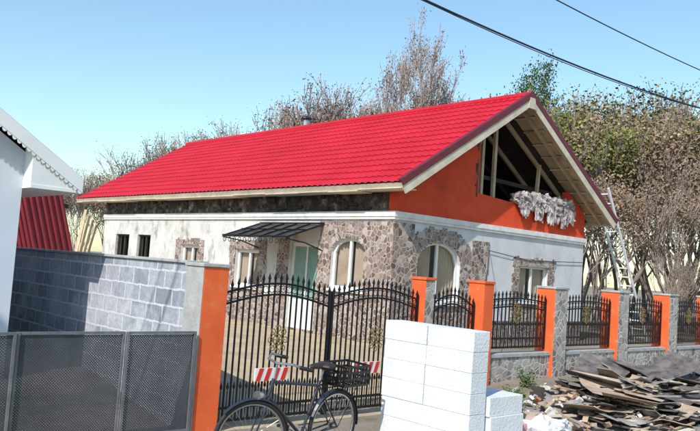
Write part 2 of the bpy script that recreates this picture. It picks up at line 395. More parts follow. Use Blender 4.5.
window(PL,lops[0],'arched_side_window',1); window(PL,lops[2],'side_window',1); window(PL,lops[3],'small_window',1)
mb=MB()
for o in lops[4:]:
    u0,u1,v0,v1,_=o
    for a,b_,c,d_ in ((u0,u0+.06,v0,v1),(u1-.06,u1,v0,v1),(u0+.06,u1-.06,v0,v0+.06),(u0+.06,u1-.06,v1-.06,v1),((u0+u1)/2-.03,(u0+u1)/2+.03,v0+.06,v1-.06)):
        mb.prism([(a,c),(b_,c),(b_,d_),(a,d_)],PL,-.08,-.14,'woodd')
mb.obj('burnt_window_frames',H)
mb=MB(); u0,u1,v0,v1,_=lops[1]
for a,b_,c,d_ in ((u0,u0+.08,v0,v1),(u1-.08,u1,v0,v1),(u0+.08,u1-.08,v1-.08,v1)): mb.prism([(a,c),(b_,c),(b_,d_),(a,d_)],PL,-.06,-.14,'white')
mb.prism([(u0+.08,v0),(u1-.08,v0),(u1-.08,.75),(u0+.08,.75)],PL,-.08,-.12,'white')
mb.prism([(u0+.08,.75),(u1-.08,.75),(u1-.08,v1-.08),(u0+.08,v1-.08)],PL,-.09,-.11,'curtg'); mb.prism([(u0+.5,.05),(u0+.56,.05),(u0+.56,v1-.08),(u0+.5,v1-.08)],PL,-.07,-.085,'white')
mb.obj('entrance_door',H)
mb=MB()
ya,yb_=6.4,9.0; zt,zl=2.56,2.16; xo=-1.15
mb.hexa([(-.03,ya,zt),(-.03,yb_,zt),(xo,yb_,zl),(xo,ya,zl),(-.03,ya,zt+.012),(-.03,yb_,zt+.012),(xo,yb_,zl+.012),(xo,ya,zl+.012)],'poly')
for i in range(6):
    y=ya+(yb_-ya)*i/5; mb.tube([(-.03,y,zt+.03),(xo,y,zl+.03)],.018,'iron'); 
    if i in(0,5): mb.tube([(-.03,y,1.95),(xo*.5,y,2.1),(xo,y,zl)],.016,'iron')
for t in (0,.5,1): mb.tube([(xo*t-.03*(1-t),ya,zt+(zl-zt)*t+.045),(xo*t-.03*(1-t),yb_,zt+(zl-zt)*t+.045)],.018,'iron')
for i in range(12):
    y=ya+(yb_-ya)*(i+.5)/12; mb.ring((xo,y,zl-.06),.055,.008,'iron',(1,0,0),12,4)
mb.obj('door_canopy',H)
def slope_pt(side,s,y,h):
    L=math.hypot(XR+OE,HR-HE); cx_=(XR+OE)/L; cz=(HR-HE)/L
    x=-OE+s*cx_ - h*cz; z=HE+s*cz + h*cx_
    return (x if side==0 else W-x, y, z)
SLn=math.hypot(XR+OE,HR-HE)
def tiles(side,per,ns):
    mb=MB(); course=.35; nc=int(math.ceil(SLn/course)); rows=[]
    for k in range(nc):
        for t,h in ((0.0,.026),(.3,.018),(.65,.009),(.995,.001)):
            s=min(k*course+t*course-.04,SLn); rows.append((s,h))
    ny=int((YR-YF)/per*ns); ysv=[YF+(YR-YF)*i/ny for i in range(ny+1)]
    for s,h in rows:
        for y in ysv:
            ph=(y/per)%1; wv=.5+.5*math.cos(2*math.pi*ph); wv=wv**.8
            mb.v.append(slope_pt(side,s,y,.03+h+.026*wv+.012*noise.noise(Vector((y*.8,s,side)))))
    n=ny+1;i0=mb.mi('roof')
    for j in range(len(rows)-1):
        for i in range(ny): mb.f.append((j*n+i,j*n+i+1,(j+1)*n+i+1,(j+1)*n+i)); mb.m.append(i0)
    o=mb.obj('metal_tile_roof' if side==0 else 'metal_tile_roof_far_slope',H)
    return o
tiles(0,.20,8); tiles(1,.20,4)
mb=MB()
for side in (0,1):
    q=lambda s,y,h:slope_pt(side,s,y,h)
    mb.hexa([q(.0,YF+.03,-.02),q(SLn-.01,YF+.03,-.02),q(SLn-.01,Yg+.2,-.02),q(0,Yg+.2,-.02),q(0,YF+.03,.015),q(SLn-.01,YF+.03,.015),q(SLn-.01,Yg+.2,.015),q(0,Yg+.2,.015)],'wood')
    mb.hexa([q(.0,Yg+.2,-.02),q(SLn-.01,Yg+.2,-.02),q(SLn-.01,YR-.02,-.02),q(0,YR-.02,-.02),q(0,Yg+.2,.015),q(SLn-.01,Yg+.2,.015),q(SLn-.01,YR-.02,.015),q(0,YR-.02,.015)],'woodd')
    for i,y in enumerate([YF+.12,YF+.42]+[Yg+.45+.85*k for k in range(18)]):
        k='wood' if i<4 else 'woodd'
        a=q(.02,y,-.085);b_=q(SLn-.02,y,-.085); mb.beam(a,b_,.06,.12,k,up=(0,0,1))
    for k in range(9):
        s=.35+k*(SLn-.5)/9; a=q(s,YF+.03,-.04);b_=q(s,Yg+.18,-.04); mb.beam(a,b_,.10,.03,'wood' if k%2 else 'cream')
    mb.hexa([q(-.03,YF,-.22),q(SLn,YF,-.19),q(SLn,YF+.03,-.19),q(-.03,YF+.03,-.22),q(-.03,YF,.03),q(SLn,YF,.03),q(SLn,YF+.03,.03),q(-.03,YF+.03,.03)],'cream')
    mb.hexa([q(-.05,YF-.015,-.03),q(SLn,YF-.015,-.03),q(SLn,YF-.002,-.03),q(-.05,YF-.002,-.03),q(-.05,YF-.015,.10),q(SLn,YF-.015,.10),q(SLn,YF-.002,.10),q(-.05,YF-.002,.10)],'maroon')
    mb.hexa([q(-.05,YF-.015,.1),q(SLn,YF-.015,.1),q(SLn,YF+.10,.1),q(-.05,YF+.10,.1),q(-.05,YF-.015,.112),q(SLn,YF-.015,.112),q(SLn,YF+.10,.112),q(-.05,YF+.10,.112)],'maroon')
    mb.hexa([q(-.03,YF+.03,-.13),q(0,YF+.03,-.13),q(0,YR,-.13),q(-.03,YR,-.13),q(-.03,YF+.03,.03),q(0,YF+.03,.03),q(0,YR,.03),q(-.03,YR,.03)],'cream')
mb.prism([(XR-.17,HR-.30),(XR+.17,HR-.30),(XR+.10,HR-.03),(XR-.10,HR-.03)],lambda u,v,d:(u,YF-.019-d,v),0,-.012,'cream')
mb.prism([(XR-.12,HR-.027),(XR+.12,HR-.027),(XR+.04,HR+.13),(XR-.04,HR+.13)],lambda u,v,d:(u,YF-.019-d,v),0,-.012,'maroon')
y=YF+.04
while y<YR-.3:
    l=random.uniform(.8,1.6); y2=min(y+l,YR); dz=random.uniform(-.015,.015)
    mb.box(-OE-.02,-.06,y,y2-.01,HE-.11+dz,HE-.09+dz,'cream'); y=y2
mb.tube([(XR,YF-.0,HR+.055),(XR,YR+.02,HR+.055)],.085,'roof',10)
mb.obj('roof_structure',H)
mb=MB()
for yy,k in ((Yg+.3,'wood'),(Yg+1.3,'woodd')):
    mb.beam((.4,yy,HB+.12),(W-.4,yy,HB+.12),.08,.12,k)
    for x in (3.25,3.75): mb.beam((x,yy,HB+.1),(x,yy,roofz(x)-.12),.09,.08,k,up=(0,1,0))
mb.beam((5.55,Yg+.25,3.5),(5.65,Yg+.25,4.7),.07,.08,'wood',up=(0,1,0))
mb.beam((2.85,Yg+.12,4.75),(3.3,Yg+.3,5.25),.06,.08,'wood')
mb.beam((2.8,Yg+.4,4.1),(6.5,Yg+.4,4.02),.06,.10,'woodd')
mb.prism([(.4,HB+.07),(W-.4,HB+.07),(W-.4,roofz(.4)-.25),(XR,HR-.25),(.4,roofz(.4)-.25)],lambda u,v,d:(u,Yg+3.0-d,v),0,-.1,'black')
mb.obj('attic_timbers',H)
mb=MB()
def cloth(mb,x,y,z,wd,ln,seed,k):
    n,m_=9,12; base=len(mb.v)
    for j in range(m_+1):
        t=j/m_
        for i in range(n+1):
            u=i/n-.5
            fold=.05*math.sin(u*14+seed)+.06*noise.noise(Vector((u*4+seed,t*4,seed)))
            if t<.25: yy=y+.16-.64*t*1.0; zz=z+.05-.1*t
            else: yy=y-.02; zz=z+.03-(t-.25)*ln
            mb.v.append((x+u*wd*(1-.35*t)+.07*noise.noise(Vector((u*3,t*3,seed+9))),yy-abs(fold)-.02,zz+.09*noise.noise(Vector((u*5,t*3,seed+3)))))
    i0=mb.mi(k)
    for j in range(m_):
        for i in range(n): a=base+j*(n+1)+i; mb.f.append((a,a+1,a+n+2,a+n+1)); mb.m.append(i0)
for i in range(17):
    x=4.35+i*.155+random.uniform(-.05,.05)
    cloth(mb,x,Yg-.02-random.random()*.05,3.58-.05*max(0,x-6),random.uniform(.3,.55),random.uniform(.25,.55)+(.35 if i in (6,9,10,13,14) else 0),i*1.7,'ragw')
    mb.blob((x,Yg-.02,3.66+.05*random.random()),(.16,.13,.11+.08*random.random()),'ragw',i,.35,12,8)
mb.obj('soiled_rags_on_sill',H,smooth=False)
mb=MB(); mb.tube([(XR+.1,12.4,HR-.1),(XR+.1,12.4,HR+.32)],.10,'steel',10); mb.tube([(XR+.1,12.4,HR+.36),(XR+.1,12.4,HR+.40),(XR+.1,12.4,HR+.48)],[.19,.18,.02],'iron',12); 
for a in range(3): mb.tube([(XR+.1+.09*math.cos(a*2.1),12.4+.09*math.sin(a*2.1),HR+.3),(XR+.1+.09*math.cos(a*2.1),12.4+.09*math.sin(a*2.1),HR+.37)],.01,'iron')
mb.obj('vent_pipe',H)

# ---------------------------------------------------------------- white neighbour house
NH=empty('white_neighbour_house'); mb=MB()
x1=-8.285; xr=-11.3; e0=-7.65; zc=2.44; s2_=.65
zn=lambda x: zc+s2_*(abs(xr-e0)-abs(x-xr))
xl_=2*xr-x1
mb.prism([(xl_,-.4),(x1,-.4),(x1,zn(x1)-.1),(xr,zn(xr)-.1),(xl_,zn(x1)-.1)],lambda u,v,d:(u,2.5-d,v),0,-8,'nwall'); mb.obj('walls',NH)
mb=MB()
for sg in (1,-1):
    X=lambda x:(x if sg==1 else 2*xr-x)
    for (y0,y1,a,b_,k) in ((2.2,10.8,.0,.06,'maroon'),(2.18,2.199,-.13,.05,'white')):
        mb.hexa([(X(e0),y0,zc+a),(xr,y0,zn(xr)+a),(xr,y1,zn(xr)+a),(X(e0),y1,zc+a),(X(e0),y0,zc+b_),(xr,y0,zn(xr)+b_),(xr,y1,zn(xr)+b_),(X(e0),y1,zc+b_)],k)
    mb.hexa([(X(e0+.02),2.205,zc-.14),(X(x1),2.205,zc-.14),(X(x1),10.7,zc-.14),(X(e0+.02),10.7,zc-.14),(X(e0+.02),2.205,zc-.10),(X(x1),2.205,zc-.10),(X(x1),10.7,zc-.10),(X(e0+.02),10.7,zc-.10)],'white')
    mb.poly([(X(e0+.03),2.215,zc-.1),(X(x1),2.215,zc-.1),(X(x1),2.215,zn(x1)-.02)],'white')
    mb.poly([(X(x1+.001),2.215,zc-.1),(X(x1+.001),2.52,zc-.1),(X(x1+.001),2.52,zn(x1)-.02),(X(x1+.001),2.215,zn(x1)-.02)],'white')
    n=60
    for i in range(n):
        x=e0+(xr-e0)*(i+.5)/n; rr=abs(xr-e0)/n*.52
        pts=[(X(x+rr*math.cos(a)),2.188,zn(x)-.12-abs(rr*1.5*math.sin(a))) for a in np.linspace(0,math.pi,7)]
        mb.poly(pts,'white')
    mb.hexa([(X(e0),2.203,zc-.04),(xr,2.203,zn(xr)-.04),(xr,2.5,zn(xr)-.04),(X(e0),2.5,zc-.04),(X(e0),2.203,zc-.005),(xr,2.203,zn(xr)-.005),(xr,2.5,zn(xr)-.005),(X(e0),2.5,zc-.005)],'white')
mb.obj('roof_with_scalloped_trim',NH)

# ---------------------------------------------------------------- block wall + pillars + fences
mb=MB(); mb.box(-7.10,-6.86,.36,9.5,-.4,1.52,'block'); mb.box(-7.13,-6.84,.36,9.5,1.521,1.555,'conc'); mb.obj('block_wall',bevel=.008)
def pillar(name,x0,x1,y0,y1,z0,z1,front,side,cap=None):
    mb=MB()
    mb.box(x0+.012,x1-.012,y0+.012,y1-.012,z0,z1,'conc')
    mb.box(x0,x0+.012,y0,y1,z0,z1-.002,side); mb.box(x0+.0121,x1,y0,y0+.012,z0,z1-.002,front)
    mb.box(x1-.012,x1,y0+.0121,y1,z0,z1-.002,front); mb.box(x0+.0121,x1-.0121,y1-.012,y1,z0,z1-.002,side)
    mb.box(x0-.015,x1+.015,y0-.015,y1+.015,z1,z1+.04,cap or 'band')
    return mb.obj(name,bevel=.006)
pillar('gate_pillar',-7.13,-6.80,-.02,.35,-.45,1.50,'opaint','conc','conc')
pillar('gate_pillar.001',-3.50,-3.30,-.02,.25,-.45,1.50,'stone_f','opaint','opaint')
pillar('fence_pillar',-2.20,-1.95,-.05,.25,-.45,1.50,'opaint','opaint','opaint')
for i,x in enumerate((-.05,2.13,4.25,6.4,8.6)): pillar('fence_pillar.%03d'%(i+1),x-.2,x+.2,-.06,.30,-.3,1.48,'stone_f','opaint','conc')
mb=MB(); xsq=[-1.95,-.25,.15,1.93,2.33,4.05,4.45,6.2,6.6,8.4]
for i in range(0,10,2):
    mb.box(xsq[i],xsq[i+1],.0,.22,-.35,.36,'stone_f'); mb.box(xsq[i],xsq[i+1],-.02,.24,.361,.41,'conc')
mb.obj('fence_plinth')
def iron_panel(mb,x0,x1,y,zb,zt,arch,step=.115):
    n=max(2,int((x1-x0)/step)); xc=(x0+x1)/2
    top=lambda x: zt+arch*math.cos((x-xc)/(x1-x0)*math.pi)
    for z in (zb,zb+.14): mb.beam((x0,y,z),(x1,y,z),.03,.03,'iron')
    for off in (0,-.13):
        pts=[(x0+(x1-x0)*i/14,y,top(x0+(x1-x0)*i/14)+off) for i in range(15)]
        mb.tube(pts,.014,'iron',5)
    for i in range(n+1):
        x=x0+(x1-x0)*i/n; z=top(x)
        mb.box(x-.0085,x+.0085,y-.0085,y+.0085,zb-.02,z+.05,'iron')
        mb.tube([(x,y,z+.04),(x,y,z+.065),(x,y,z+.13)],[.008,.020,.002],'iron',4)
        if i<n:
            xm_=x+(x1-x0)/n/2; mb.ring((xm_,y,top(xm_)-.065),.040,.006,'iron',(0,1,0),10,3)
            mb.tube([(xm_,y,zb),(xm_,y,zb+.32),(xm_,y,zb+.36)],[.006,.006,.001],'iron',4)
            mb.tube([(xm_,y,zb+.34),(xm_,y,zb+.37),(xm_,y,zb+.43)],[.004,.018,.002],'iron',4)
    zc_=(zb+zt)/2+.18; R=.13
    mb.ring((xc,y-.015,zc_),R*.5,.008,'gold',(0,1,0),16,4)
    for a in range(8):
        an=a*math.pi/4; c=(xc+R*math.cos(an)*.85,y-.02,zc_+R*math.sin(an)*1.05)
        mb.ring(c,.034,.007,'gold',(0,1,0),10,4)
        mb.tube([(xc,y-.02,zc_),c],.006,'gold',4)
    mb.blob((xc,y-.02,zc_),(.035,.015,.035),'gold',1,.05,8,5)
def leaf(name_parent,nm,x0,x1,y,zb,zt,arch,step=.085):
    mb=MB(); iron_panel(mb,x0+.03,x1-.03,y,zb,zt,arch,step)
    mb.box(x0,x0+.03,y-.015,y+.015,zb-.05,zt+.06,'iron'); mb.box(x1-.03,x1,y-.015,y+.015,zb-.05,zt+.06,'iron')
    return mb.obj(nm,name_parent)
G=empty('wrought_iron_gate')
leaf(G,'leaf_left',-6.78,-5.16,.1,-.22,1.22,.13); leaf(G,'leaf_right',-5.14,-3.51,.1,-.22,1.22,.13)
G2=empty('pedestrian_gate'); leaf(G2,'leaf',-3.27,-2.23,.1,-.22,1.14,.16)
FP=empty('wrought_iron_fence')
for i in range(0,10,2): leaf(FP,'panel_%d'%(i//2),xsq[i]+.01,xsq[i+1]-.01,.11,.50,1.24,.05,.10)
for nm,xa,z in (('striped_reflector_board',-6.05,.28),('striped_reflector_board.001',-4.5,.30)):
    mb=MB(); Lh=.24
    mb.box(xa-Lh,xa+Lh,.045,.065,z-.075,z+.075,'signwhite')
    for k in range(4):
        a=xa-Lh+.01+k*.12; mb.hexa([(a,.04,z-.074),(a+.06,.04,z-.074),(a+.06,.0449,z-.074),(a,.0449,z-.074),(a+.05,.04,z+.074),(a+.11,.04,z+.074),(a+.11,.0449,z+.074),(a+.05,.0449,z+.074)],'red')
    mb.obj(nm)
F=empty('steel_mesh_fence'); mb=MB()
xs_=[-7.17,-7.98,-9.05,-10.1,-11.2,-12.3,-13.4,-14.4]
for i in range(len(xs_)-1):
    b_,a=xs_[i],xs_[i+1]; y=-.04+.02*(i%2)
    mb.box(a+.02,b_-.02,y,y+.004,-.26,.77,'mesh')
    for x in (a+.01,b_-.03): mb.box(x,x+.025,y-.02,y+.02,-.3,.8,'frame')
    for z in (-.26,.775): mb.box(a+.036,b_-.031,y-.014,y+.014,z,z+.026,'frame')
mb.obj('panels',F)

# ---------------------------------------------------------------- AAC block stacks
def stack(name,x,y,z0,nx_,ny_,nz_,bx,by,bz,jit=.012):
    mb=MB()
    for k in range(nz_):
        for i in range(nx_):
            for j in range(ny_):
                jx,jy=random.uniform(-jit,jit),random.uniform(-jit,jit)
                mb.box(x+i*bx+jx,x+(i+1)*bx-.002+jx,y+j*by+jy,y+(j+1)*by-.002+jy,z0+k*bz,z0+(k+1)*bz-.0015,'aac')
    return mb.obj(name,bevel=.005)
stack('aerated_block_stack',-5.68,-2.62,-.33,1,2,7,.25,.595,.2,.006)
stack('aerated_block_stack.001',-5.40,-2.66,-.33,1,2,4,.55,.25,.19,.012)

# ---------------------------------------------------------------- bicycle (local: x forward)
mb=MB(); r_=.335; wb=1.10
def wheel(mb,c,ax):
    c=Vector(c);mb.ring(c,r_,.019,'rubber',ax,36,8); mb.ring(c,r_-.025,.011,'steel',ax,36,6)
    ax=Vector(ax).normalized(); u=ax.orthogonal().normalized(); v=ax.cross(u)
    mb.tube([c-ax*.045,c+ax*.045],.02,'steel',8)
    for i in range(28):
        a=i*2*math.pi/28; mb.tube([c+ax*(.03 if i%2 else -.03),c+(u*math.cos(a)+v*math.sin(a))*(r_-.03)],.0016,'steel',3)
st=math.radians(22)
fa=(math.sin(st),math.cos(st),0)
Fh=Vector((wb,0,r_)); Rh=Vector((0,0,r_)); bb=Vector((.45,0,.29)); seat_t=Vector((.27,0,.80)); head_t=Vector((.90,0,.86)); head_b=Vector((.945,0,.70))
wheel(mb,Rh,(0,1,0)); wheel(mb,Fh,fa)
T=mb.tube
T([bb,seat_t],.015,'bike',8);T([head_t,head_b],.018,'bike',8);T([seat_t-Vector((0,0,.05)),head_t-Vector((0,0,.03))],.014,'bike',8);T([bb,head_b],.017,'bike',8)
for s in (-1,1):
    T([bb+Vector((0,s*.03,0)),Rh+Vector((0,s*.06,0))],.009,'bike'); T([seat_t+Vector((0,s*.015,-.06)),Rh+Vector((0,s*.06,0))],.008,'bike')
    o=Vector((fa[0],fa[1],0))*s*.055; T([head_b+o*.6,head_b+o+Vector((.05,0,-.12)),Fh+o],.010,'bike')
T([seat_t,seat_t+Vector((-.03,0,.10))],.012,'steel')
mb.blob(seat_t+Vector((-.06,0,.14)),(.10,.10,.04),'leather',2,.08,12,8); mb.blob(seat_t+Vector((.05,0,.145)),(.12,.04,.03),'leather',3,.05,12,8)
hs=head_t+Vector((-.02,0,.14)); T([head_t,hs],.012,'steel')
hd=Vector((fa[0],fa[1],0)); bk=Vector((-hd.y,hd.x,0))
T([hs+hd*-.28+bk*.20,hs+hd*-.26+bk*.04+Vector((0,0,.04)),hs+hd*-.1+bk*-.05+Vector((0,0,.02)),hs+hd*.1+bk*-.05+Vector((0,0,.02)),hs+hd*.26+bk*.04+Vector((0,0,.04)),hs+hd*.28+bk*.20],.012,'steel',8)
for s in (-1,1): T([hs+hd*s*.285+bk*.22,hs+hd*s*.275+bk*.10+Vector((0,0,.02))],.018,'rubber',8)
mb.ring(bb,.085,.008,'steel',(0,1,0),24,5); 
for s,a in ((-1,.5),(1,.5+math.pi)):
    e=bb+Vector((.16*math.cos(a),s*.07,.16*math.sin(a))); T([bb+Vector((0,s*.06,0)),e],.009,'steel'); mb.box(e.x-.045,e.x+.045,min(e.y,e.y+s*.08),max(e.y,e.y+s*.08),e.z-.012,e.z+.012,'rubber')
for z in (.085,-.075): T([bb+Vector((0,-.045,z)),Rh+Vector((0,-.045,z*.4))],.005,'iron',4)
mb.ring(Rh,.03,.012,'iron',(0,1,0),12,4)
def guard(c,ax,a0,a1):
    ax=Vector(ax).normalized(); f=Vector((1,0,0)); f=(f-ax*f.dot(ax)).normalized(); up=Vector((0,0,1)); pr=None; n=16
    for i in range(n+1):
        a=a0+(a1-a0)*i/n; d=f*math.cos(a)+up*math.sin(a); p=c+d*(r_+.035); q=(p-ax*.03-d*.012,p,p+ax*.03-d*.012)
        if pr: mb.poly([pr[0],pr[1],q[1],q[0]],'bike'); mb.poly([pr[1],pr[2],q[2],q[1]],'bike')
        pr=q
guard(Rh,(0,1,0),math.radians(20),math.radians(185)); guard(Fh,fa,math.radians(40),math.radians(170))
rz=r_*2+.07
for s in (-.06,.06): T([(.22,s,rz),(-.30,s,rz)],.006,'iron'); T([(-.25,s,rz),(0,s*1.1,r_)],.005,'iron')
for i in range(5): T([(.2-.11*i,-.06,rz),(.2-.11*i,.06,rz)],.005,'iron')
cx0,cx1,cy0,cy1,cz0,cz1=-.30,.08,-.15,.15,rz+.015,rz+.20
for z in (cz0,cz0+.065,cz0+.13,cz1): mb.beam((cx0,cy0,z),(cx1,cy0,z),.008,.022,'iron');mb.beam((cx0,cy1,z),(cx1,cy1,z),.008,.022,'iron');mb.beam((cx0,cy0,z),(cx0,cy1,z),.008,.022,'iron');mb.beam((cx1,cy0,z),(cx1,cy1,z),.008,.022,'iron')
for i in range(9):
    x=cx0+(cx1-cx0)*i/8; mb.box(x-.006,x+.006,cy0-.006,cy0+.003,cz0,cz1,'iron');mb.box(x-.006,x+.006,cy1-.003,cy1+.006,cz0,cz1,'iron')
    mb.box(x-.004,x+.004,cy0,cy1,cz0-.006,cz0,'iron')
for i in range(7):
    y=cy0+(cy1-cy0)*i/6; mb.box(cx0-.006,cx0+.003,y-.006,y+.006,cz0,cz1,'iron');mb.box(cx1-.003,cx1+.006,y-.006,y+.006,cz0,cz1,'iron')
T([(.38,-.03,.27),(.30,-.17,.02)],.009,'steel')
T([head_b+Vector((.08,0,.02)),head_b+Vector((.14,0,.02))],[.03,.045],'steel',10)
bike=mb.obj('bicycle')
bx_,by_=-6.42,-1.48; fx,fy=-7.50,-1.62
ang=math.atan2(fy-by_,fx-bx_)
bike.matrix_world=Matrix.Translation((bx_,by_,gz(bx_,by_)+.012))@Matrix.Rotation(ang,4,'Z')@Matrix.Rotation(math.radians(-4),4,'X')

# ---------------------------------------------------------------- ladder
mb=MB(); top=Vector((7.85,3.75,4.32)); bot=Vector((10.55,3.75,.02))
for s in (-.2,.2): mb.beam(top+Vector((0,s,0)),bot+Vector((0,s,0)),.035,.08,'alu')
for i in range(17):
    p=top.lerp(bot,(i+.6)/17); mb.beam(p+Vector((0,-.2,0)),p+Vector((0,.2,0)),.035,.035,'alu')
mb.obj('ladder')

# ---------------------------------------------------------------- left yard things
mb=MB()
for i in range(7):
    x=-5.9+i*.16; o=Vector((x,10.0+.05*i,0))
    for j in range(10):
        u0=j*.1; 
        for (du,hh,du2,hh2) in ((0,0,.04,.03),(.04,.03,.06,.03),(.06,.03,.1,0)):
            b0=o+Vector((u0+du,-hh,0)); b1=o+Vector((u0+du2,-hh2,0)); lean=Vector((-.75,.35,3.05))
            mb.poly([b0,b1,b1+lean,b0+lean],'redsheet')
mb.beam((-6.6,10.9,0),(-6.6,10.9,2.9),.1,.1,'woodd',up=(0,1,0)); mb.beam((-4.6,10.9,0),(-4.6,10.9,2.7),.1,.1,'woodd',up=(0,1,0)); mb.beam((-6.8,10.85,2.6),(-4.4,10.85,2.6),.1,.1,'woodd')
mb.obj('leaning_red_roof_sheets')
mb=MB()
for i in range(4):
    a=Vector((-1.05+i*.15,18.7+.12*i,gz(0,15))); mb.beam(a,a+Vector((.55+.05*i,.35,3.0-.15*i)),.11,.03,'wood')
mb.obj('leaning_planks')

# ---------------------------------------------------------------- debris
def sheet(mb,c,sx_,sy_,rot,curl,k,th=.012,n=8):
    mx=Euler(rot).to_matrix(); c=Vector(c); jl=[random.uniform(-.06,.06) for _ in range(n+1)];jr=[random.uniform(-.06,.06) for _ in range(n+1)]
    P_=[]
    for i in range(n+1):
        u=(i/n-.5)*sx_; z=curl*((i/n-.5)*2)**2*sx_*.5+.012*math.sin(i*2.1)
        P_.append((c+mx@Vector((u,-sy_/2+jl[i],z)),c+mx@Vector((u,sy_/2+jr[i],z+.01))))
    t=mx@Vector((0,0,th))
    for i in range(n):
        a,b_=P_[i];d_,e=P_[i+1]
        mb.hexa([a,d_,e,b_,a+t,d_+t,e+t,b_+t],k)
M['tarp']=mat('bitumen_sheet',(.05,.045,.045),.75,color2=(.20,.17,.155),scale=5,bump=.4)
M['tan']=mat('old_board',(.28,.20,.14),.85,color2=(.52,.41,.31),scale=4,bump=.3)
M['greyb']=mat('weathered_board',(.18,.16,.15),.85,color2=(.36,.33,.30),scale=4,bump=.3)
M['brick']=mat('brick_rubble',(.32,.12,.07),.9,color2=(.42,.22,.15),scale=5,bump=.4)
mb=MB()
def moundh(x,y): return .30*math.exp(-(((x-.1)/2.1)**2+((y+1.9)/.85)**2))
N_=34
base=len(mb.v); X0,X1,Y0,Y1=-4.0,3.2,-4.2,-.35
for j in range(N_+1):
    for i in range(N_+1):
        x=X0+(X1-X0)*i/N_;y=Y0+(Y1-Y0)*j/N_; mb.v.append((x,y,gz(x,y)-.03+moundh(x,y)*.85+.05*noise.noise(Vector((x*3,y*3,1)))*min(1,moundh(x,y)*6)))
k_=mb.mi('greyb')
for j in range(N_):
    for i in range(N_): a=base+j*(N_+1)+i; mb.f.append((a,a+1,a+N_+2,a+N_+1)); mb.m.append(k_)
for i in range(130):
    x=random.gauss(-.3,1.25);y=random.gauss(-1.95,.55)
    if x<-3.3 or y>-.6 or y<-4: continue
    z=gz(x,y)+moundh(x,y)+random.uniform(.0,.08)
    k=random.choice(['tarp','tarp','tarp','tan','greyb','tan','greyb','woodd'])
    sheet(mb,(x,y,z),random.uniform(.3,1.1),random.uniform(.12,.5),(random.gauss(0,.14),random.gauss(0,.14),random.uniform(0,3.14)),random.gauss(.10,.14),k,.008)
for (x,y,a,c_,s) in ((-.9,-1.3,.4,.25,1.5),(.4,-1.5,-.3,.3,1.4),(-1.6,-1.9,.9,.2,1.2),(.9,-2.2,.2,.25,1.3),(-.2,-2.4,-.5,.18,1.5)):
    sheet(mb,(x,y,gz(x,y)+moundh(x,y)+.13),s,.75,(.12,-.1,a),c_,'tarp' if s!=1.2 else 'tan',.008,12)
for i in range(90):
    x=random.gauss(-.6,1.5);y=random.gauss(-2.0,.6)
    if y>-.6: continue
    z=gz(x,y)+moundh(x,y)+.07
    l=random.uniform(.3,1.3);a=random.uniform(0,3.14); d=Vector((math.cos(a),math.sin(a),random.gauss(0,.10)))*l/2; c=Vector((x,y,z)); mb.beam(c-d,c+d,random.uniform(.02,.1),.022,random.choice(['wood','tan','woodd','greyb','cream']))
for i in range(420):
    x=random.gauss(-1.2,1.8);y=random.gauss(-2.0,.7)
    if y>-.5: continue
    z=gz(x,y)+moundh(x,y)+.03; s=random.uniform(.02,.16)
    mb.obox((x,y,z),(s,s*.6,s*.35),Euler((random.random(),random.random(),random.random()*3)).to_matrix(),random.choice(['brick','conc','band','tarp','tan','plaster']))
mb.obj('debris_pile')
for i,(nm,c,rad,k) in enumerate((('blue_plastic_bag',(-5.75,-3.0,-.18),(.2,.16,.14),'bagb'),('blue_plastic_bag.001',(-5.5,-2.95,-.2),(.15,.14,.1),'bagb'),('pink_plastic_bag',(-4.45,-2.3,-.12),(.17,.15,.15),'bagr'),('white_plastic_bag',(-4.05,-2.35,-.12),(.26,.2,.15),'bagw'),('white_plastic_bag.001',(-3.6,-2.2,-.15),(.22,.2,.13),'bagw'))):
    mb=MB(); mb.blob(c,rad,k,i+2,.35,22,14); mb.obj(nm)

# ---------------------------------------------------------------- cables & poles
mb=MB()
def cable(z0,curv,xc,y,r=.012,x0=-17,x1=27):
    mb.tube([(x,y,z0+curv*(x-xc)**2) for x in np.linspace(x0,x1,60)],r,'cable',5)
cable(4.90,.006,-3.2,-1,.014); cable(4.84,.0072,-3.0,-1.06,.007); cable(5.76,.004,-2,-1,.010)
mb.obj('overhead_cables')
for i,x in enumerate((-17,27)):
    mb=MB(); mb.tube([(x,-1,-.5),(x,-1,9)],[.17,.11],'conc',10); mb.beam((x,-1.6,6.9),(x,-.4,6.9),.1,.1,'iron'); mb.obj('utility_pole' if i==0 else 'utility_pole.001')
mb=MB(); pts=[]
A=Vector((-2.05,.1,1.5));B=Vector((3.3,Yg-.04,2.25))
mb.tube([A.lerp(B,t)-Vector((0,0,.45*4*t*(1-t))) for t in np.linspace(0,1,16)],.009,'cable',5)
mb.tube([(3.3,Yg-.04,2.25),(5,Yg-.04,2.1),(7.6,Yg-.04,2.2)],.009,'cable',5); mb.obj('service_cable')

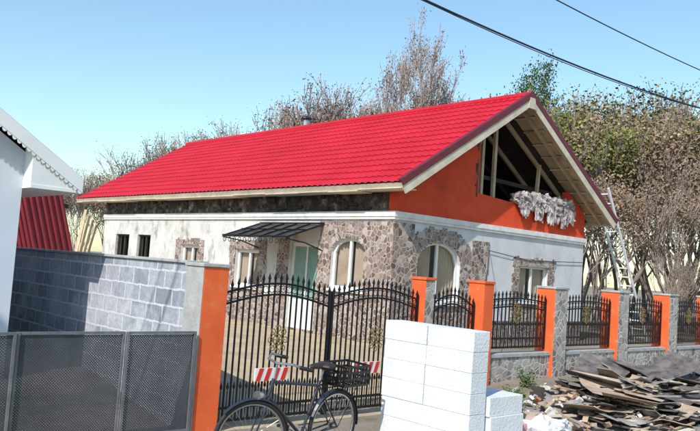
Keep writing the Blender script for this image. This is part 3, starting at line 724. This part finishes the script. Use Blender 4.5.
# ---------------------------------------------------------------- vegetation
def tree_mesh(name,seed,Ht,tr,leaf_k,bark,nleaf,lsize,depth=4,spread=.55,trunk=.35,multi=1,clump=.35,up=.25,rmin=.008,kids=(2,3,3),skip=.25):
    rnd=random.Random(seed); mb=MB(); ends=[]
    def grow(p,d,L,r,dep):
        n=3; pts=[p];rs=[max(r,rmin)]
        for i in range(n):
            d=(d+Vector((rnd.gauss(0,.13),rnd.gauss(0,.13),rnd.gauss(0,.08)+up*.12))).normalized()
            p=p+d*L/n; pts.append(p); rs.append(max(rmin,r*(1-.35*(i+1)/n)))
            if dep<=2: ends.append((p,dep))
        mb.tube(pts,rs,bark,5 if dep>=3 else 3,cap=False)
        if dep<=0: return
        for q in range(rnd.choice(kids) if dep>1 else rnd.choice((3,4,5))):
            a=rnd.uniform(0,2*math.pi); o=d.orthogonal().normalized(); o=Matrix.Rotation(a,3,d)@o
            nd=(d+o*rnd.uniform(spread*.6,spread*1.5)+Vector((0,0,up))).normalized()
            st=pts[rnd.choice((2,3,3))] if dep>1 else pts[rnd.choice((1,2,3))]
            grow(st,nd,L*rnd.uniform(.6,.82),rs[-1]*rnd.uniform(.55,.75),dep-1)
    for mI in range(multi):
        d=Vector((rnd.gauss(0,.08+.15*(multi>1)),rnd.gauss(0,.08+.15*(multi>1)),1)).normalized()
        grow(Vector((rnd.gauss(0,.3*(multi>1)),rnd.gauss(0,.3*(multi>1)),-.3)),d,Ht*trunk,tr*(1 if multi==1 else .6),depth)
    i0=mb.mi(leaf_k)
    dens={}
    for _ in range(nleaf):
        e,dp=rnd.choice(ends); key=id(e)
        if key not in dens: dens[key]=rnd.random()
        if dens[key]<skip: continue
        c=e+Vector((rnd.gauss(0,clump),rnd.gauss(0,clump),rnd.gauss(0,clump*.8)))
        s=lsize*rnd.uniform(.5,1.3); a=Vector((rnd.gauss(0,1),rnd.gauss(0,1),rnd.gauss(0,1))).normalized()*s; b_=a.orthogonal().normalized()*s*rnd.uniform(.4,.8)
        n=len(mb.v); mb.v.extend([tuple(c-a),tuple(c+b_),tuple(c+a),tuple(c-b_)]); mb.f.append((n,n+1,n+2,n+3)); mb.m.append(i0)
    zz=sorted(v[2] for v in mb.v)
    me=mb.mesh(name); HT[name]=zz[int(len(zz)*.985)]
    return me
HT={}
TM={'bareA':tree_mesh('bareA',1,10,.12,'lbrown','barkl',6500,.042,5,.38,.30,4,.15,.45,.011,skip=.4),
    'bareB':tree_mesh('bareB',2,9,.11,'lred','barkl',9000,.042,5,.40,.28,4,.15,.45,.011,skip=.4),
    'bareC':tree_mesh('bareC',12,9,.11,'lbrown','barkl',8000,.042,5,.36,.30,4,.15,.5,.011,skip=.4),
    'olive':tree_mesh('olive',3,8,.11,'lolive','barkl',20000,.05,4,.5,.30,5,.28,.35,.010),
    'oliveB':tree_mesh('oliveB',13,8,.11,'lolive','barkl',18000,.05,5,.42,.30,4,.20,.4,.010),
    'brown':tree_mesh('brown',4,8,.11,'lbrown','barkl',18000,.05,4,.5,.30,5,.28,.35,.010),
    'green':tree_mesh('green',5,10,.18,'lgreen','bark',18000,.06,5,.5,.30,1,.26),
    'rust':tree_mesh('rust',6,12,.18,'lred','barkl',15000,.048,5,.40,.30,2,.16,.4,.013,(3,3,4),.4)}
def put(name,k,x,y,h,parent=None,z=0,sx=1):
    o=bpy.data.objects.new(name,TM[k]); COL.objects.link(o); s=h/HT[k]; o.scale=(s*sx,s*sx,s); o.location=(x,y,z-.05); o.rotation_euler=(0,0,random.uniform(0,6.28))
    if parent:o.parent=parent
    return o
TH=empty('distant_tree_thicket')
i=0
near=[(12.5,7,5.5,'brown'),(13.5,4,4.6,'bareC'),(15.5,8.5,6.6,'bareB'),(16,3,5.6,'brown'),(17,11,7.0,'oliveB'),(18,6,7.2,'bareA'),(19,1.5,6,'oliveB'),(20,4,7,'bareB'),(22,1,7,'brown'),(14,13,7,'oliveB'),(12,11,6.2,'brown'),(25,4,8,'oliveB'),(28,1,8,'brown'),(13.2,1.2,3.6,'bareB'),(15.5,.9,4,'brown'),(11,3.2,2.6,'bareC'),(18,-.2,4.4,'brown'),(22,-1.0,6,'olive'),(26,-2.5,7,'brown'),(31,-3,8,'olive'),(36,-4,9,'brown')]
sky_l=[(2.7,33.8,5.3,'bareB'),(3.9,30.1,5.0,'bareB'),(-1,34,5.2,'brown'),(-5,35,5,'bareB'),(1,35,5.4,'bareC'),(7.1,32.5,5.9,'bareB'),(5.5,34,5.8,'bareA'),(6.3,30,5.4,'brown'),(8.5,30.5,6.8,'bareC'),(9.8,32.8,7.4,'bareB'),(9.6,28.5,7.0,'brown'),(10.4,29.5,7.9,'bareC'),(11.5,31,8.2,'bareB'),(12,30,8.3,'bareA'),(12.6,28.4,8.3,'bareB'),(13.4,29.5,8.8,'bareC'),(13.8,28,9.0,'bareA'),(14.0,26.3,9.2,'bareB'),(14.5,27.1,9.7,'bareB'),(15,26,9.9,'bareC'),(15.4,25,10.2,'bareB'),(16.0,24.6,10.4,'bareC'),(16.6,23.9,10.8,'bareA'),(16.9,22.8,10.6,'bareB'),(17.3,21.9,10.6,'bareC'),(19.2,21.0,10.8,'bareB'),(20.9,19.9,11.0,'bareC'),(20.4,17.8,10.2,'oliveB'),(21.7,15.8,10.3,'bareA'),(21.7,13.8,10.3,'oliveB'),(21,12,10.0,'olive'),(19.6,10.4,9.7,'bareC'),(19.9,8.7,9.5,'oliveB'),(21.2,7.5,9.7,'brown'),(23.4,6.9,10.0,'olive'),(22.4,8.4,10.2,'bareB'),(26,5.9,10.1,'brown'),(25,9,10.4,'bareA'),(18.6,12.2,9.0,'olive'),(24,11,10.6,'oliveB'),(17.9,9.2,8.2,'brown')]
for (x,y,h,k) in near+sky_l:
    put('tree_%d'%i,k,x,y,h,TH,0,1.1); i+=1
for t in range(6):
    put('tree_%d'%i,random.choice(['bareB','brown','brown']),-7+t*1.3+random.uniform(-.5,.5),random.uniform(24,28),random.uniform(3.0,3.8),TH,0,1.4); i+=1
put('tall_autumn_tree','rust',15.6,17.7,12.9,sx=.62); put('green_tree','green',18.4,14.2,12.0,sx=.66)
def weed(name,seed,x,y,h,k='lgreen',n=500,rad=.18,ls=.035):
    rnd=random.Random(seed); mb=MB(); z0=gz(x,y)-.03
    for s in range(9):
        a=rnd.uniform(0,6.28); tip=Vector((x+math.cos(a)*rad*rnd.random()*1.4,y+math.sin(a)*rad*rnd.random()*1.4,z0+h*rnd.uniform(.6,1)))
        mb.tube([(x+rnd.gauss(0,.02),y+rnd.gauss(0,.02),z0),tip],[.006,.002],k,3)
        for q in range(n//9):
            t=rnd.uniform(.15,1); c=Vector((x,y,z0)).lerp(tip,t)+Vector((rnd.gauss(0,rad*.3),rnd.gauss(0,rad*.3),rnd.gauss(0,rad*.25)))
            A=Vector((rnd.gauss(0,1),rnd.gauss(0,1),rnd.gauss(0,1))).normalized()*ls*rnd.uniform(.5,1.3);B=A.orthogonal().normalized()*ls*.5
            mb.poly([c-A,c+B,c+A,c-B],k)
    mb.obj(name)
weed('boxwood_shrub',3,-3.05,-1.25,.45,n=900,rad=.15,ls=.02)
for i,(x,y,h) in enumerate(((.9,-.4,.5),(3.2,-.35,.5),(5.2,-.4,.5),(-1.6,-.5,.3))):
    weed('weed_plant' if i==0 else 'weed_plant.%03d'%i,10+i,x,y,h,n=260,rad=.13,ls=.028)

# ---------------------------------------------------------------- light, sky, camera
w_=bpy.data.worlds.new('World'); scene.world=w_; w_.use_nodes=True; nt=w_.node_tree
sky=nt.nodes.new('ShaderNodeTexSky'); sky.sky_type='NISHITA'; sky.sun_disc=False
sd=Vector((-.88,-.36,0)).normalized(); el=math.radians(42)
sky.sun_elevation=el; sky.sun_rotation=math.atan2(sd.x,sd.y); sky.air_density=1.3; sky.dust_density=.5; sky.ozone_density=2.4
bg=nt.nodes['Background']; bg.inputs['Strength'].default_value=.15
nt.links.new(mixnode(nt,1.0,sky.outputs[0],(1.14,1.28,1.26),'MULTIPLY'),bg.inputs['Color'])
sl=bpy.data.lights.new('sun','SUN'); sl.energy=5.0; sl.angle=math.radians(.5); sl.color=(1,.95,.88)
so=bpy.data.objects.new('sun',sl); COL.objects.link(so)
dirv=Vector((sd.x*math.cos(el),sd.y*math.cos(el),math.sin(el))); so.rotation_euler=dirv.to_track_quat('Z','Y').to_euler(); so.location=(-20,-10,20)
yw,pt,rl=.735,.069,.07
r0=Vector((math.cos(yw),-math.sin(yw),0)); f0=Vector((math.sin(yw)*math.cos(pt),math.cos(yw)*math.cos(pt),math.sin(pt))); u0=r0.cross(f0)
R=r0*math.cos(rl)+u0*math.sin(rl); U=u0*math.cos(rl)-r0*math.sin(rl)
cd=bpy.data.cameras.new('camera'); cam=bpy.data.objects.new('camera',cd); COL.objects.link(cam)
mw=Matrix(((R.x,U.x,-f0.x,-11.514),(R.y,U.y,-f0.y,-7.184),(R.z,U.z,-f0.z,1.6),(0,0,0,1))); cam.matrix_world=mw
cd.sensor_width=36; cd.lens=752.59/700*36; cd.clip_start=.05; cd.clip_end=3000
scene.camera=cam
